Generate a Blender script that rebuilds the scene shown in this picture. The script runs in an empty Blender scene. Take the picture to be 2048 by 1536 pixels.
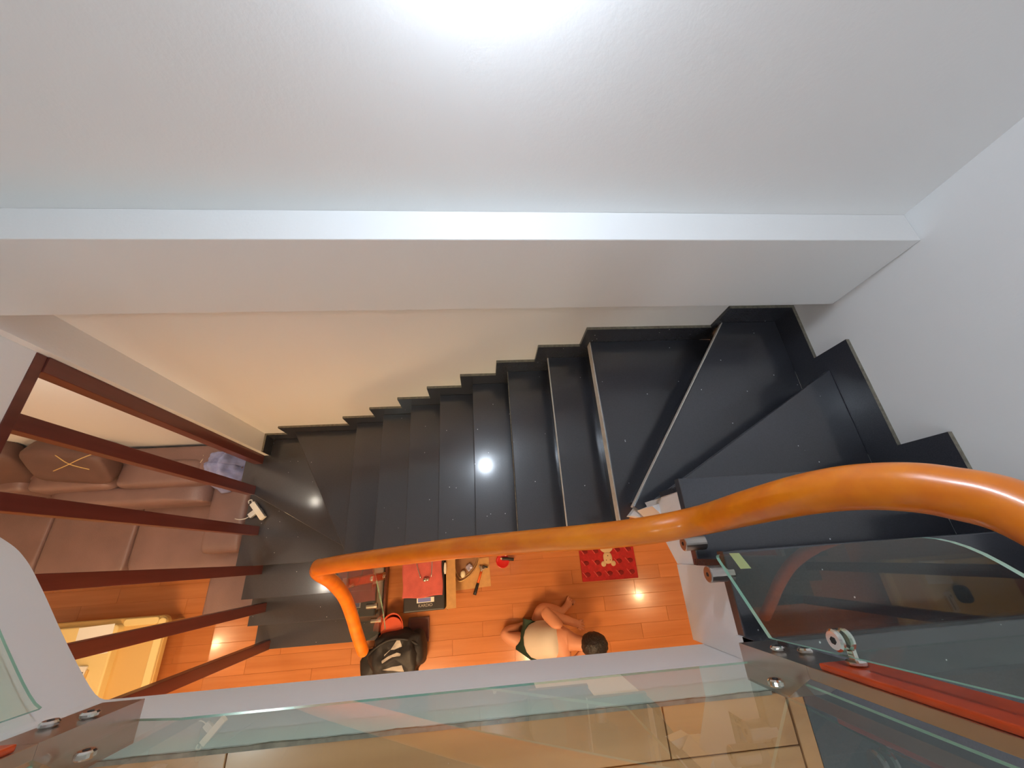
import bpy, bmesh, math, random
from mathutils import Vector, Matrix, noise
random.seed(7)
SC = bpy.context.scene
COL = SC.collection

# ------------------------------------------------------------------ camera
ZC = 4.197                                    # camera height above the lower floor
cam = bpy.data.cameras.new('camera'); cam_o = bpy.data.objects.new('camera', cam); COL.objects.link(cam_o)
cam.sensor_width = 36.0; cam.lens = 760.0 / 2048.0 * 36.0; cam.clip_start = 0.02; cam.clip_end = 50
RIGHT = Vector((0.9958947, -0.0630972, 0.0649043))
DOWN = Vector((-0.0307749, -0.9103190, -0.4127617))
FWD = Vector((0.0851277, 0.4090697, -0.9085237))
M = Matrix((RIGHT, -DOWN, -FWD)).transposed().to_4x4(); M.translation = (0, 0, ZC)
cam_o.matrix_world = M
SC.camera = cam_o

# ------------------------------------------------------------------ world, exposure
w = bpy.data.worlds.new('world'); SC.world = w; w.use_nodes = True
w.node_tree.nodes['Background'].inputs[0].default_value = (0.8, 0.85, 0.9, 1)
w.node_tree.nodes['Background'].inputs[1].default_value = 0.05
SC.view_settings.view_transform = 'Standard'; SC.view_settings.look = 'None'
SC.view_settings.exposure = 0.86; SC.view_settings.gamma = 1.0
SC.view_settings.use_curve_mapping = False
SC.cycles.sample_clamp_indirect = 2.0
L_SCONCE = 118.0; L_CEIL = 19.0; L_ROUND = 32.0; L_DOWN = 310.0; L_WARM = 29.0; L_NEUTRAL = 200.0
WARM = (1.0, 0.66, 0.34)

# ------------------------------------------------------------------ materials
def nmat(name):
    m = bpy.data.materials.new(name); m.use_nodes = True
    return m, m.node_tree, m.node_tree.nodes['Principled BSDF']
def lk(nt, a, b): nt.links.new(a, b)
def simple(name, col, rough=0.5, metal=0.0, coat=0.0, bump=0.0, bscale=60.0, var=0.0, vscale=8.0, spec=0.5):
    m, nt, p = nmat(name)
    p.inputs['Base Color'].default_value = (*col, 1); p.inputs['Roughness'].default_value = rough
    p.inputs['Metallic'].default_value = metal; p.inputs['Coat Weight'].default_value = coat
    p.inputs['Coat Roughness'].default_value = 0.08
    p.inputs['Specular IOR Level'].default_value = spec
    tc = nt.nodes.new('ShaderNodeTexCoord')
    if var > 0:
        n = nt.nodes.new('ShaderNodeTexNoise'); n.inputs['Scale'].default_value = vscale; n.inputs['Detail'].default_value = 3
        lk(nt, tc.outputs['Object'], n.inputs['Vector'])
        r = nt.nodes.new('ShaderNodeValToRGB')
        r.color_ramp.elements[0].position = 0.3; r.color_ramp.elements[1].position = 0.7
        r.color_ramp.elements[0].color = (*[c * (1 - var) for c in col], 1)
        r.color_ramp.elements[1].color = (*[min(1, c * (1 + var)) for c in col], 1)
        lk(nt, n.outputs['Fac'], r.inputs['Fac']); lk(nt, r.outputs['Color'], p.inputs['Base Color'])
    if bump > 0:
        n2 = nt.nodes.new('ShaderNodeTexNoise'); n2.inputs['Scale'].default_value = bscale; n2.inputs['Detail'].default_value = 4
        lk(nt, tc.outputs['Object'], n2.inputs['Vector'])
        b = nt.nodes.new('ShaderNodeBump'); b.inputs['Strength'].default_value = bump; b.inputs['Distance'].default_value = 0.01
        lk(nt, n2.outputs['Fac'], b.inputs['Height']); lk(nt, b.outputs['Normal'], p.inputs['Normal'])
    return m
def wood(name, c1, c2, rough=0.3, coat=0.4, axis=0, scale=3.0, rnd=0.0):
    m, nt, p = nmat(name)
    tc = nt.nodes.new('ShaderNodeTexCoord'); mp = nt.nodes.new('ShaderNodeMapping')
    s = [scale * 9, scale * 9, scale * 9]; s[axis] = scale * 0.6
    mp.inputs['Scale'].default_value = s
    oi = nt.nodes.new('ShaderNodeObjectInfo')
    add = nt.nodes.new('ShaderNodeVectorMath'); add.operation = 'ADD'
    mul = nt.nodes.new('ShaderNodeMath'); mul.operation = 'MULTIPLY'; mul.inputs[1].default_value = 37.0
    lk(nt, oi.outputs['Random'], mul.inputs[0])
    lk(nt, tc.outputs['Object'], add.inputs[0]); lk(nt, mul.outputs[0], add.inputs[1])
    lk(nt, add.outputs[0], mp.inputs['Vector'])
    n = nt.nodes.new('ShaderNodeTexNoise'); n.inputs['Scale'].default_value = 1.0; n.inputs['Detail'].default_value = 6
    lk(nt, mp.outputs['Vector'], n.inputs['Vector'])
    r = nt.nodes.new('ShaderNodeValToRGB'); r.color_ramp.elements[0].position = 0.3; r.color_ramp.elements[1].position = 0.72
    r.color_ramp.elements[0].color = (*c1, 1); r.color_ramp.elements[1].color = (*c2, 1)
    lk(nt, n.outputs['Fac'], r.inputs['Fac'])
    hs = nt.nodes.new('ShaderNodeHueSaturation')
    mr = nt.nodes.new('ShaderNodeMapRange'); mr.inputs['To Min'].default_value = 1 - rnd; mr.inputs['To Max'].default_value = 1 + rnd
    lk(nt, oi.outputs['Random'], mr.inputs['Value']); lk(nt, mr.outputs[0], hs.inputs['Value'])
    lk(nt, r.outputs['Color'], hs.inputs['Color']); lk(nt, hs.outputs['Color'], p.inputs['Base Color'])
    p.inputs['Roughness'].default_value = rough; p.inputs['Coat Weight'].default_value = coat; p.inputs['Coat Roughness'].default_value = 0.1
    return m
def emit(name, col, s):
    m = bpy.data.materials.new(name); m.use_nodes = True; nt = m.node_tree; nt.nodes.clear()
    e = nt.nodes.new('ShaderNodeEmission'); e.inputs[0].default_value = (*col, 1); e.inputs[1].default_value = s
    o = nt.nodes.new('ShaderNodeOutputMaterial'); lk(nt, e.outputs[0], o.inputs[0]); return m
def granite_mat(name='black_granite', coat=1.0):
    m, nt, p = nmat(name)
    tc = nt.nodes.new('ShaderNodeTexCoord')
    v = nt.nodes.new('ShaderNodeTexVoronoi'); v.inputs['Scale'].default_value = 48
    lk(nt, tc.outputs['Object'], v.inputs['Vector'])
    r = nt.nodes.new('ShaderNodeValToRGB'); r.color_ramp.elements[0].position = 0.08; r.color_ramp.elements[1].position = 0.14
    r.color_ramp.elements[0].color = (1, 1, 1, 1); r.color_ramp.elements[1].color = (0, 0, 0, 1)
    lk(nt, v.outputs['Distance'], r.inputs['Fac'])
    # only some cells carry a fleck
    s = nt.nodes.new('ShaderNodeSeparateColor'); lk(nt, v.outputs['Color'], s.inputs[0])
    g = nt.nodes.new('ShaderNodeMath'); g.operation = 'GREATER_THAN'; g.inputs[1].default_value = 0.965
    lk(nt, s.outputs[0], g.inputs[0])
    mu = nt.nodes.new('ShaderNodeMath'); mu.operation = 'MULTIPLY'
    lk(nt, g.outputs[0], mu.inputs[0]); lk(nt, r.outputs['Color'], mu.inputs[1])
    n = nt.nodes.new('ShaderNodeTexNoise'); n.inputs['Scale'].default_value = 220; n.inputs['Detail'].default_value = 3
    lk(nt, tc.outputs['Object'], n.inputs['Vector'])
    r2 = nt.nodes.new('ShaderNodeValToRGB'); r2.color_ramp.elements[0].color = (0.022, 0.023, 0.029, 1); r2.color_ramp.elements[1].color = (0.048, 0.050, 0.062, 1)
    lk(nt, n.outputs['Fac'], r2.inputs['Fac'])
    mx = nt.nodes.new('ShaderNodeMix'); mx.data_type = 'RGBA'
    lk(nt, mu.outputs[0], mx.inputs['Factor']); lk(nt, r2.outputs['Color'], mx.inputs[6]); mx.inputs[7].default_value = (0.7, 0.72, 0.75, 1)
    lk(nt, mx.outputs[2], p.inputs['Base Color'])
    p.inputs['Roughness'].default_value = 0.13 if coat else 0.22; p.inputs['Coat Weight'].default_value = coat; p.inputs['Coat Roughness'].default_value = 0.31
    return m
def glass_mat(name, tint, refl=1.0):
    m = bpy.data.materials.new(name); m.use_nodes = True; nt = m.node_tree; nt.nodes.clear()
    t = nt.nodes.new('ShaderNodeBsdfTransparent'); t.inputs[0].default_value = (*tint, 1)
    g = nt.nodes.new('ShaderNodeBsdfGlossy'); g.inputs['Roughness'].default_value = 0.0; g.inputs[0].default_value = (1, 1, 1, 1)
    f = nt.nodes.new('ShaderNodeFresnel'); f.inputs['IOR'].default_value = 1.52
    ge = nt.nodes.new('ShaderNodeNewGeometry')
    inv = nt.nodes.new('ShaderNodeMath'); inv.operation = 'SUBTRACT'; inv.inputs[0].default_value = 1.0
    lk(nt, ge.outputs['Backfacing'], inv.inputs[1])
    mu = nt.nodes.new('ShaderNodeMath'); mu.operation = 'MULTIPLY'; lk(nt, f.outputs[0], mu.inputs[0]); lk(nt, inv.outputs[0], mu.inputs[1])
    m2 = nt.nodes.new('ShaderNodeMath'); m2.operation = 'MULTIPLY'; m2.inputs[1].default_value = refl; m2.use_clamp = True
    lk(nt, mu.outputs[0], m2.inputs[0])
    x = nt.nodes.new('ShaderNodeMixShader'); lk(nt, m2.outputs[0], x.inputs[0]); lk(nt, t.outputs[0], x.inputs[1]); lk(nt, g.outputs[0], x.inputs[2])
    o = nt.nodes.new('ShaderNodeOutputMaterial'); lk(nt, x.outputs[0], o.inputs[0]); return m

MT = dict(
    paint=simple('white_paint', (0.83, 0.83, 0.83), 0.6, bump=0.05, bscale=90),
    paint_rough=simple('raw_plaster', (0.72, 0.68, 0.62), 0.9, bump=0.6, bscale=40, var=0.1),
    granite=granite_mat(), granite_face=granite_mat('black_granite_face', 0.0),
    granite_edge=simple('sawn_granite_edge', (0.17, 0.155, 0.12), 0.8, var=0.3, vscale=60),
    pale_edge=simple('pale_stone_edge', (0.62, 0.58, 0.52), 0.5, var=0.1, vscale=40),
    rail=wood('varnished_orange_wood', (0.66, 0.140, 0.003), (0.80, 0.225, 0.005), 0.3, 0.3, 0, 2.0),
    darkwood=wood('dark_red_wood', (0.095, 0.020, 0.015), (0.135, 0.030, 0.022), 0.4, 0.3, 2, 3.0),
    redwood=simple('red_wood_inlay', (0.50, 0.055, 0.012), 0.3, coat=0.4, var=0.12, vscale=20),
    steel=simple('brushed_steel', (0.52, 0.47, 0.43), 0.28, metal=1.0),
    chrome=simple('polished_steel', (0.75, 0.73, 0.70), 0.12, metal=1.0),
    black=simple('black_plastic', (0.018, 0.016, 0.018), 0.4),
    darkgap=simple('screw_recess', (0.02, 0.02, 0.02), 0.7),
    glass=glass_mat('clear_green_glass', (0.905, 0.965, 0.925), 1.0),
    glass_edge=simple('green_glass_edge', (0.30, 0.52, 0.42), 0.15, spec=0.9),
    plank=wood('orange_laminate', (0.48, 0.168, 0.052), (0.58, 0.218, 0.074), 0.2, 0.3, 0, 2.2, 0.07),
    plank_up=wood('upper_laminate', (0.46, 0.20, 0.075), (0.58, 0.27, 0.11), 0.25, 0.3, 0, 2.2, 0.06),
    leather=simple('brown_leather', (0.23, 0.138, 0.124), 0.38, bump=0.15, bscale=120, var=0.12, vscale=4),
    leather_d=simple('dark_brown_cushion', (0.13, 0.07, 0.06), 0.55, bump=0.1, bscale=90, var=0.15, vscale=5),
    straw=simple('straw', (0.70, 0.48, 0.18), 0.6),
    cream=simple('cream_laminate', (0.80, 0.62, 0.27), 0.35, coat=0.3),
    tan=simple('tan_laminate', (0.66, 0.42, 0.14), 0.4, coat=0.2),
    paper=simple('white_paper', (0.85, 0.84, 0.78), 0.7),
    white=simple('white_plastic', (0.80, 0.78, 0.72), 0.35),
    grey=simple('grey_plastic', (0.25, 0.24, 0.24), 0.4),
    denim=simple('pale_blue_cloth', (0.33, 0.36, 0.60), 0.9, bump=0.3, bscale=25, var=0.18, vscale=14),
    creamcloth=simple('cream_cloth', (0.72, 0.62, 0.46), 0.9, var=0.1),
    pink=simple('pink_towel', (0.62, 0.13, 0.115), 0.95, bump=0.6, bscale=220, var=0.12, vscale=12),
    card=simple('brown_cardboard', (0.58, 0.33, 0.13), 0.85, var=0.08, vscale=20),
    card_d=simple('dark_tray', (0.30, 0.15, 0.07), 0.6, var=0.15),
    orange=simple('orange_handle', (0.75, 0.13, 0.015), 0.4),
    red=simple('red_plastic', (0.62, 0.015, 0.015), 0.25, coat=0.3),
    matred=simple('red_mat', (0.43, 0.014, 0.018), 0.8, bump=0.4, bscale=300, var=0.2, vscale=30),
    matdark=simple('dark_red_tuft', (0.20, 0.008, 0.010), 0.9),
    matlight=simple('light_red_ridge', (0.66, 0.09, 0.085), 0.8),
    bear=simple('cream_felt', (0.66, 0.50, 0.31), 0.9, bump=0.3, bscale=200),
    brown=simple('brown_thread', (0.09, 0.05, 0.03), 0.8),
    blue=simple('blue_print', (0.16, 0.20, 0.55), 0.5),
    egg=simple('ivory', (0.86, 0.80, 0.60), 0.4),
    foil=simple('silver_wrapper', (0.55, 0.55, 0.75), 0.25, metal=0.6),
    brass=simple('brass_wire', (0.75, 0.55, 0.26), 0.3, metal=1.0),
    bagblack=simple('black_nylon', (0.016, 0.014, 0.015), 0.6, bump=0.3, bscale=30, var=0.3, vscale=8),
    bagwhite=simple('grey_white_print', (0.50, 0.46, 0.42), 0.7),
    redorange=simple('red_orange_plastic', (0.62, 0.075, 0.02), 0.35),
    maroon=wood('maroon_wood', (0.11, 0.025, 0.015), (0.18, 0.05, 0.025), 0.4, 0.2, 0, 4),
    skin=simple('skin', (0.62, 0.27, 0.15), 0.5, var=0.06, vscale=6),
    shirt=simple('off_white_cotton', (0.66, 0.59, 0.50), 0.9, bump=0.25, bscale=14),
    shorts=simple('dark_green_cotton', (0.022, 0.045, 0.028), 0.9),
    hair=simple('black_hair', (0.012, 0.009, 0.010), 0.45, bump=0.8, bscale=60),
    note=simple('green_sticker', (0.50, 0.66, 0.33), 0.6),
    sealant=simple('grey_sealant', (0.24, 0.19, 0.15), 0.9, var=0.3, vscale=50),
    lamp_up=emit('sconce_glow', (0.76, 0.87, 1.0), L_SCONCE),
    fill_ceil=emit('panel_fill_glow', (0.95, 0.98, 1.0), L_CEIL),
    fill_round=emit('round_fill_glow', (0.95, 0.97, 1.0), L_ROUND),
    lamp_neutral=emit('neutral_downlight_glow', (1.0, 0.90, 0.74), L_NEUTRAL),
    fill_warm=emit('warm_fill_glow', WARM, L_WARM),
    lamp_down=emit('downlight_glow', WARM, L_DOWN),
)

# ------------------------------------------------------------------ helpers
def mobj(name, verts, faces, mat, parent=None, smooth=False, mats=None, fm=None, recalc=True):
    me = bpy.data.meshes.new(name); me.from_pydata([tuple(v) for v in verts], [], faces)
    if recalc:
        bm = bmesh.new(); bm.from_mesh(me); bmesh.ops.recalc_face_normals(bm, faces=bm.faces); bm.to_mesh(me); bm.free()
    for m in (mats or [mat]): me.materials.append(MT[m])
    if fm:
        for i, k in enumerate(fm): me.polygons[i].material_index = k
    if smooth:
        for p in me.polygons: p.use_smooth = True
    o = bpy.data.objects.new(name, me); COL.objects.link(o)
    if parent: o.parent = parent
    return o
def bmobj(name, bm, mat, parent=None, smooth=False):
    bmesh.ops.recalc_face_normals(bm, faces=bm.faces)
    me = bpy.data.meshes.new(name); bm.to_mesh(me); bm.free()
    me.materials.append(MT[mat])
    if smooth:
        for p in me.polygons: p.use_smooth = True
    o = bpy.data.objects.new(name, me); COL.objects.link(o)
    if parent: o.parent = parent
    return o
def tag(o, label, cat, group=None):
    o['label'] = label; o['category'] = cat
    if group: o['group'] = group
    return o
def struct(o, label=None, cat=None):
    o['kind'] = 'structure'
    if label: o['label'] = label
    if cat: o['category'] = cat
    return o
def thing(name, label, cat, loc=(0, 0, 0), rz=0.0, group=None):
    o = bpy.data.objects.new(name, None); COL.objects.link(o)
    o.location = loc; o.rotation_euler = (0, 0, rz); o.empty_display_size = 0.05
    return tag(o, label, cat, group)
def box(name, a, b, mat, parent=None, bevel=0.0, seg=2):
    bm = bmesh.new(); bmesh.ops.create_cube(bm, size=1.0)
    s = [b[i] - a[i] for i in range(3)]; c = [(a[i] + b[i]) / 2 for i in range(3)]
    for v in bm.verts: v.co = Vector((v.co[i] * s[i] + c[i] for i in range(3)))
    if bevel > 0: bmesh.ops.bevel(bm, geom=bm.edges[:], offset=bevel, segments=seg, profile=0.6, affect='EDGES')
    return bmobj(name, bm, mat, parent)
def prism(name, poly, z0, z1, mat, parent=None, mats=None, sidemat=None):
    n = len(poly); v = [(x, y, z0) for x, y in poly] + [(x, y, z1) for x, y in poly]
    f = [tuple(range(n)), tuple(range(n, 2 * n))] + [(i, (i + 1) % n, n + (i + 1) % n, n + i) for i in range(n)]
    fm = None
    if mats: fm = [0, 0] + [sidemat(i) for i in range(n)]
    return mobj(name, v, f, mat, parent, mats=mats, fm=fm)
def smoothpath(pts, sub=8):
    P = [Vector(p) for p in pts]; out = []
    for i in range(len(P) - 1):
        p0 = P[max(i - 1, 0)]; p1 = P[i]; p2 = P[i + 1]; p3 = P[min(i + 2, len(P) - 1)]
        for j in range(sub):
            t = j / sub
            out.append(0.5 * ((2 * p1) + (-p0 + p2) * t + (2 * p0 - 5 * p1 + 4 * p2 - p3) * t * t + (-p0 + 3 * p1 - 3 * p2 + p3) * t ** 3))
    out.append(P[-1]); return out
def tube(name, pts, r, mat, parent=None, sub=8, n=14, cap='flat', loop=False):
    P = smoothpath(pts, sub) if sub > 1 else [Vector(p) for p in pts]
    m = len(P); R = r if callable(r) else (lambda t: r)
    T = [(P[min(i + 1, m - 1)] - P[max(i - 1, 0)]).normalized() for i in range(m)]
    up = Vector((0, 0, 1)) if abs(T[0].z) < 0.9 else Vector((1, 0, 0))
    nrm = (up - T[0] * up.dot(T[0])).normalized()
    V = []; F = []
    stations = [(P[i], T[i], R(i / (m - 1))) for i in range(m)]
    if cap == 'round':
        a = stations[0]; b = stations[-1]
        pre = [(a[0] - a[1] * a[2] * math.sin(t), a[1], a[2] * math.cos(t)) for t in (1.45, 1.1, 0.75, 0.4)]
        post = [(b[0] + b[1] * b[2] * math.sin(t), b[1], b[2] * math.cos(t)) for t in (0.4, 0.75, 1.1, 1.45)]
        stations = pre + stations + post
    for p, t, rr in stations:
        nrm = (nrm - t * nrm.dot(t)).normalized(); bi = t.cross(nrm)
        for k in range(n):
            a = 2 * math.pi * k / n; V.append(p + (nrm * math.cos(a) + bi * math.sin(a)) * rr)
    s = len(stations)
    for i in range(s - 1):
        for k in range(n): F.append((i * n + k, i * n + (k + 1) % n, (i + 1) * n + (k + 1) % n, (i + 1) * n + k))
    F.append(tuple(range(n))); F.append(tuple(range((s - 1) * n, s * n)))
    return mobj(name, V, F, mat, parent, smooth=True)
def cyl(name, c, axis, r, h, mat, parent=None, n=20, bev=0.0):
    ax = Vector(axis).normalized(); c = Vector(c)
    P = [c, c + ax * h]
    if bev > 0:
        V = []; st = [(0, r - bev), (bev, r), (h - bev, r), (h, r - bev)]
    else: st = [(0, r), (h, r)]
    u = ax.orthogonal().normalized(); v = ax.cross(u); V = []; F = []
    for d_, rr in st:
        for k in range(n):
            a = 2 * math.pi * k / n; V.append(c + ax * d_ + (u * math.cos(a) + v * math.sin(a)) * rr)
    for i in range(len(st) - 1):
        for k in range(n): F.append((i * n + k, i * n + (k + 1) % n, (i + 1) * n + (k + 1) % n, (i + 1) * n + k))
    F.append(tuple(range(n))); F.append(tuple(range((len(st) - 1) * n, len(st) * n)))
    return mobj(name, V, F, mat, parent)
def soft(name, c, s, mat, parent=None, e=(0.35, 0.35), nu=28, nv=16, rot=(0, 0, 0), noise_amp=0.0, nscale=5.0, flat=None):
    """superellipsoid cushion: c centre, s half sizes, e roundness; optional crumple noise and flat base height"""
    from mathutils import Euler
    Rm = Euler(rot).to_matrix(); V = []; F = []
    def pw(x, p): return math.copysign(abs(x) ** p, x)
    for j in range(nv + 1):
        ph = -math.pi / 2 + math.pi * j / nv
        for i in range(nu):
            th = 2 * math.pi * i / nu
            v = Vector((s[0] * pw(math.cos(ph), e[0]) * pw(math.cos(th), e[1]), s[1] * pw(math.cos(ph), e[0]) * pw(math.sin(th), e[1]), s[2] * pw(math.sin(ph), e[0])))
            if noise_amp:
                v += v.normalized() * noise_amp * (noise.noise(v * nscale + Vector(c)) + 0.5 * noise.noise(v * nscale * 2.3 + Vector(c)))
            v = Rm @ v + Vector(c)
            if flat is not None and v.z < flat: v.z = flat
            V.append(v)
    for j in range(nv):
        for i in range(nu): F.append((j * nu + i, j * nu + (i + 1) % nu, (j + 1) * nu + (i + 1) % nu, (j + 1) * nu + i))
    o = mobj(name, V, F, mat, parent, smooth=True)
    bm = bmesh.new(); bm.from_mesh(o.data); bmesh.ops.remove_doubles(bm, verts=bm.verts, dist=1e-5); bmesh.ops.recalc_face_normals(bm, faces=bm.faces); bm.to_mesh(o.data); bm.free()
    return o
def grid(name, fn, nu, nv, mat, parent=None, thick=0.0):
    V = [fn(i / nu, j / nv) for j in range(nv + 1) for i in range(nu + 1)]
    F = [(j * (nu + 1) + i, j * (nu + 1) + i + 1, (j + 1) * (nu + 1) + i + 1, (j + 1) * (nu + 1) + i) for j in range(nv) for i in range(nu)]
    o = mobj(name, V, F, mat, parent, smooth=True)
    if thick:
        md = o.modifiers.new('thickness', 'SOLIDIFY'); md.thickness = thick; md.offset = 0
    return o

# ------------------------------------------------------------------ main levels
YB = 1.06; XR = 1.594; ZU = ZC - 0.924; ZS = ZC - 1.345       # back wall, right wall, upper floor, soffit
def lz(k): return 2.584 - 0.1723 * k                         # top of stair tread k (15 = lower floor, -4 = upper floor)
ZTOP = 6.05; YN = -3.0; XL = -5.4

# ------------------------------------------------------------------ setting: shell
struct(box('wall_back', (XL - .1, YB, -.1), (3.3, YB + .12, ZTOP), 'paint'))
struct(box('trim_1', (-1.95, .935, ZC - 1.312), (XR, YB, ZC - .93), 'paint', bevel=.004), 'white ledge beam running across the back wall', 'beam')
struct(box('wall_right', (XR, YN, ZS), (XR + .1, YB, ZTOP), 'paint'))
struct(box('wall_stair', (XR, -.40, 1.75), (XR + .1, YB, ZS), 'paint'))
struct(box('wall_alcove', (3.2, YN, -.1), (3.3, YB, ZS), 'paint'))
struct(box('wall_front', (XL - .1, YN - .1, -.1), (3.3, YN, ZTOP), 'paint'))
struct(box('wall_left', (XL - .1, YN, -.1), (XL, YB, ZTOP), 'paint'))
struct(box('ceiling', (XL, YN, ZTOP - .1), (XR, YB, ZTOP), 'paint'))
struct(box('wall_pilaster', (-1.98, .905, 0), (-1.81, YB, ZC - 1.3), 'paint'))
struct(box('wall_lintel', (-2.10, -.75, ZC - 1.53), (-1.855, .905, ZS), 'paint'))
# upper floor slab with the rounded corner of the stair opening
edge = smoothpath([(-1.0, -.285, 0), (-1.055, -.27, 0), (-1.17, -.148, 0), (-1.29, -.006, 0), (-1.37, .08, 0), (-1.45, .137, 0), (-1.62, .22, 0), (-1.86, .30, 0)], 5)
poly = [(XL, YN), (3.2, YN), (3.2, YB), (XR + .1, YB), (XR + .1, -.285)] + [(p.x, p.y) for p in edge] + [(-1.95, .33), (-1.95, YB), (XL, YB)]
slab = struct(prism('floor_upper', poly, ZS, ZU - .012, 'paint'))
# lower floor
floor = struct(box('floor', (XL, YN, -.1), (3.2, YB, -.006), 'plank'))
def plank_mesh(name, l, wd, h, mat):
    c = .0012; V = []
    for z, i in ((-h, 0), (-c, 0), (0, c)):
        V += [(i, i, z), (l - i, i, z), (l - i, wd - i, z), (i, wd - i, z)]
    F = [(3, 2, 1, 0), (8, 9, 10, 11)]
    for a in (0, 4):
        for k in range(4): F.append((a + k, a + (k + 1) % 4, a + 4 + (k + 1) % 4, a + 4 + k))
    me = bpy.data.meshes.new(name); me.from_pydata(V, [], F); me.materials.append(MT[mat]); return me
pm = plank_mesh('plank', .8985, .1238, .006, 'plank')
for r in range(13):
    y = -1.30 + r * .1246
    x = -4.7 + [0, .33, .61][r % 3] - .45
    for c in range(9):
        o = bpy.data.objects.new('plank', pm); COL.objects.link(o); o.parent = floor; o.location = (x + c * .9, y, 0)
# upper floor planks
pu = plank_mesh('plank_upper', .808, .1192, .012, 'plank_up'); pc = plank_mesh('plank_cut', .808, .0800, .012, 'plank_up')
for r in range(5):
    y0 = -.372 - .12 * r
    for c in range(5):
        x1 = .598 - [.0, .52, .25, .66, .1][r % 5] - c * .81
        xs = x1 - .808
        if c == 0 and r % 5:
            l = .808
            o = bpy.data.objects.new('plank', plank_mesh('plank_end', [.0, .52, .25, .66, .1][r % 5] - .0015, .1192, .012, 'plank_up')); COL.objects.link(o); o.parent = slab; o.location = (x1 + .0015, y0 - .12, ZU)
        if xs < -3.2: continue
        o = bpy.data.objects.new('plank', pu); COL.objects.link(o); o.parent = slab; o.location = (xs, y0 - .12, ZU)
cut = [(.598 - .258, .257)] + [(.598 - .258 - .81 * (i + 1), .808) for i in range(1)]
for xs, l in cut:
    o = bpy.data.objects.new('plank', plank_mesh('plank_cut', l, .082, .012, 'plank_up')); COL.objects.link(o); o.parent = slab; o.location = (xs, -.371, ZU)
o = bpy.data.objects.new('plank', plank_mesh('plank_cut', .50, .082, .012, 'plank_up')); COL.objects.link(o); o.parent = slab; o.location = (-.972, -.371, ZU)
box('edge_strip', (.5995, -1.1, ZU - .012), (.632, -.287, ZU + .003), 'plank_up', slab, .002)
# ragged sealant bead along the edge of the upper floor
V = []; F = []
nseg = 160
for i in range(nseg + 1):
    x = -.98 + 1.55 * i / nseg
    a = .0005 + .008 * max(0, noise.noise(Vector((x * 9, 3.1, 0)))) ** 1.5 + .0015 * random.random()
    V += [(x, -.291, ZU + .001), (x, -.2845 + a * .35, ZU + .002), (x, -.2843 + a * .35, ZU - .001 - a)]
for i in range(nseg):
    for k in range(2): F.append((i * 3 + k, i * 3 + k + 1, i * 3 + 4 + k, i * 3 + 3 + k))
s_ = mobj('sealant_bead', V, F, 'sealant', slab)

# ------------------------------------------------------------------ staircase
st = thing('staircase', 'black polished granite winding staircase between the two floors', 'staircase', (0, 0, 0))
NX = {1: .617, 2: .408, 3: .179, 4: -.046, 5: -.276, 6: -.504, 7: -.742, 8: -.99}
YI = .07; YW = YB - .016; TH = .030
TREADS = {}
for k in range(2, 9):
    TREADS[k] = [(NX[k], YI), (NX[k - 1] + .045, YI), (NX[k - 1] + .045, YW), (NX[k], YW)]
TREADS[1] = [(.617, YI), (.655, .11), (.705, .175), (1.37, YW), (.617, YW)]
TREADS[0] = [(.622, .150), (.665, .125), (.735, .150), (XR - .016, .61), (XR - .016, YW), (1.285, YW)]
TREADS[-1] = [(.645, .155), (.70, .165), (XR - .016, .165), (XR - .016, .672)]
TREADS[-2] = [(.662, -.07), (XR - .016, -.07), (XR - .016, .200), (.662, .200)]
TREADS[-3] = [(.648, -.24), (XR - .016, -.24), (XR - .016, -.028), (.648, -.028)]
TREADS[-4] = [(.634, -1.6), (XR - .016, -1.6), (XR - .016, -.205), (.634, -.205)]
TREADS[9] = [(-1.028, .085), (-.945, YI), (-.945, YW), (-1.545, YW)]
TREADS[10] = [(-1.04, .105), (-.985, .12), (-1.455, YW), (-1.795, YW), (-1.795, .900), (-1.99, .900), (-1.99, .652)]
TREADS[11] = [(-1.99, .05), (-.96, .05), (-.99, .15), (-1.02, .145), (-1.99, .70)]
XI = -.955
TREADS[12] = [(-1.99, -.195), (XI, -.195), (XI, .085), (-1.99, .085)]
TREADS[13] = [(-1.99, -.405), (XI, -.405), (XI, -.16), (-1.99, -.16)]
TREADS[14] = [(-1.99, -.605), (XI, -.605), (XI, -.37), (-1.99, -.37)]
EDGE = {1: (4, .060, .0), 0: (4, .035, 0), 2: (3, .018, 0)}   # pale front edges facing the well
for k, pl in TREADS.items():
    bm = bmesh.new(); vs = [bm.verts.new((x, y, lz(k) - TH)) for x, y in pl]; fc_ = bm.faces.new(vs)
    ex = bmesh.ops.extrude_face_region(bm, geom=[fc_]); bmesh.ops.translate(bm, verts=[g for g in ex['geom'] if isinstance(g, bmesh.types.BMVert)], vec=(0, 0, TH))
    bmesh.ops.bevel(bm, geom=[e for e in bm.edges if all(abs(v.co.z - lz(k)) < 1e-6 for v in e.verts)], offset=.003, segments=2, profile=.5, affect='EDGES')
    bmobj('tread', bm, 'granite', st)
# pale nosing strips on the front edge of three treads
def nosing(a, b, z1, h, nx, ny, mat='pale_edge'):
    t = .004
    prism('nosing', [(a[0], a[1]), (b[0], b[1]), (b[0] - nx * t, b[1] - ny * t), (a[0] - nx * t, a[1] - ny * t)], z1 - h, z1 - .002, mat, st)
nosing((.617, YI), (.617, YW), lz(1), .050, 1, 0)
nosing((.408, YI), (.408, YW), lz(2), .016, 1, 0)
nosing((.622, .150), (1.285, YW), lz(0), .026, .8, -.6)
nosing((.179, YI), (.179, YW), lz(3), .010, 1, 0, 'granite_edge')
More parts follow.
